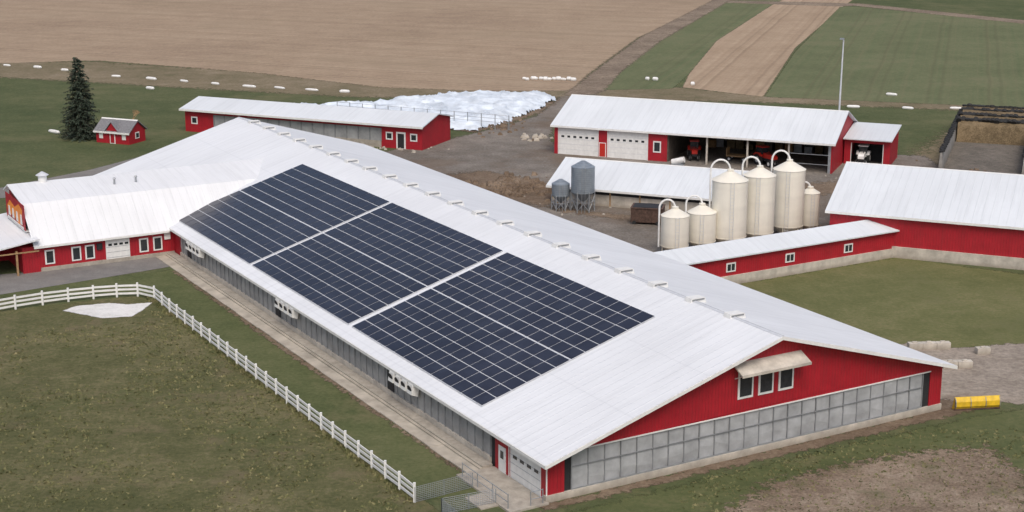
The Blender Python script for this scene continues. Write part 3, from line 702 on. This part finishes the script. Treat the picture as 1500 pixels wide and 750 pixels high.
# ------------------------------------------------------------ machines in shed
def wheel(m,x,y,r,wd): m.cyl((x,y,r),(x,y+wd,r),r,r,BLACK,16); m.cyl((x,y-.02,r),(x,y+wd+.02,r),r*.5,r*.5,WHITE,10)
def tractor(name,x,y,a,mat):
    e=frame(name,x,y,a); m=M()
    for yy in(-.95,.55): wheel(m,0,yy,.85,.42)
    for yy in(-.75,.45): wheel(m,2.4,yy,.5,.3)
    m.box(-.4,2.9,-.35,.35,.75,1.15,DARK); m.prism_y([(.7,1.15),(3.0,1.15),(3.0,1.55),(2.7,1.75),(.7,1.85)],-.42,.42,mat)
    m.box(-.7,.7,-.7,.7,1.1,1.5,mat); m.box(-.6,.65,-.6,.6,1.5,2.6,GLASS); m.box(-.7,.8,-.7,.7,2.6,2.75,mat)
    for yy in(-.95,.55): m.prism_y([(-.9,1.5),(-.4,1.85),(.4,1.85),(.9,1.5),(.9,1.4),(-.9,1.4)],yy,yy+.42,mat)
    m.cyl((1.8,.2,1.8),(1.8,.2,2.6),.05,.05,DARK,6); m.obj('body',e)
cs,sn=math.cos(math.radians(-21.8)),math.sin(math.radians(-21.8))
def S(x,y): return (6.4+cs*x-sn*y,234.2+sn*x+cs*y)
tractor('red_tractor',*S(31,3.5),-60,REDP); tractor('red_tractor',*S(20.5,4.5),-95,REDP)
tractor('white_loader',*S(44.6,9.8),-110,WHITE)
e=frame('hay_wagon',*S(25.5,4),-22); m=M(); m.box(0,3.6,0,1.8,.7,.85,WOOD); m.box(0,.1,0,1.8,.85,1.9,WOOD)
for xx in(.5,2.7):
    for yy in(-.2,1.75): wheel(m,xx,yy,.38,.22)
m.cyl((3.6,.9,.6),(5,.9,.4),.05,.05,STEEL,6); m.obj('body',e)
e=frame('white_water_tank',*S(18.9,-1.5),-22); m=M(); m.cyl((0,0,.35),(1.8,0,.35+.5),.45,.45,WHITE,14); m.box(0,1.8,-.5,.5,0,.25,STEEL); m.obj('tank',e,True)
def rubble(name,cx,cy,rx,ry,n,s0,s1,mat):
    m=M()
    for i in range(n):
        x=cx+random.gauss(0,rx);y=cy+random.gauss(0,ry);s=U(s0,s1); vs=[]
        for k in range(8): 
            sx=(-1,1,1,-1)[k%4];sy=(-1,-1,1,1)[k%4];sz=0 if k<4 else 1
            q=.55 if k>3 else 1
            vs.append((x+sx*s*q*U(.6,1.1),y+sy*s*q*U(.6,1.1),sz*s*U(.6,1.0)))
        m.add(vs,[(0,3,2,1),(4,5,6,7),(0,1,5,4),(1,2,6,5),(2,3,7,6),(3,0,4,7)],mat)
    m.obj(name)
rubble('rock_pile',3.6,247,1.2,1.2,22,.25,.6,CONCL)
rubble('soil_heap',0,210,3.5,3,220,.15,.7,HEAP)
rubble('soil_heap',-3,262,3,6,120,.2,.5,HEAP)
rubble('rubble',62,214,3.5,5,90,.15,.5,HEAP)
rubble('rubble',-19,238,3,2,30,.15,.4,CONC)
rubble('field_stones',20,206,14,10,120,.06,.22,CONC)
# ------------------------------------------------------------ camera, light
cam=bpy.data.cameras.new('camera'); co=bpy.data.objects.new('camera',cam); sc.collection.objects.link(co)
co.location=(0,0,45); co.rotation_euler=(math.radians(90-14.6),0,0); cam.sensor_width=36; cam.lens=2306/1500*36; cam.clip_end=6000; cam.clip_start=1
sc.camera=co
w=bpy.data.worlds.new('World'); sc.world=w; w.use_nodes=True; nt=w.node_tree
sky=nt.nodes.new('ShaderNodeTexSky'); sky.sky_type='NISHITA'; sky.sun_disc=False
el,az=math.radians(55),math.radians(172)
sky.sun_elevation=el; sky.sun_rotation=az; sky.dust_density=5; sky.air_density=1.0; sky.ozone_density=1
bg=nt.nodes['Background']; nt.links.new(sky.outputs[0],bg.inputs[0]); bg.inputs[1].default_value=.145
sl=bpy.data.lights.new('sun','SUN'); so=bpy.data.objects.new('sun',sl); sc.collection.objects.link(so)
sl.energy=1.3; sl.angle=math.radians(32); sl.color=(1,.96,.9)
d=Vector((math.sin(az)*math.cos(el),math.cos(az)*math.cos(el),math.sin(el)))
so.rotation_euler=d.to_track_quat('Z','Y').to_euler()
sc.view_settings.view_transform='Standard'; sc.view_settings.look='None'; sc.view_settings.exposure=0
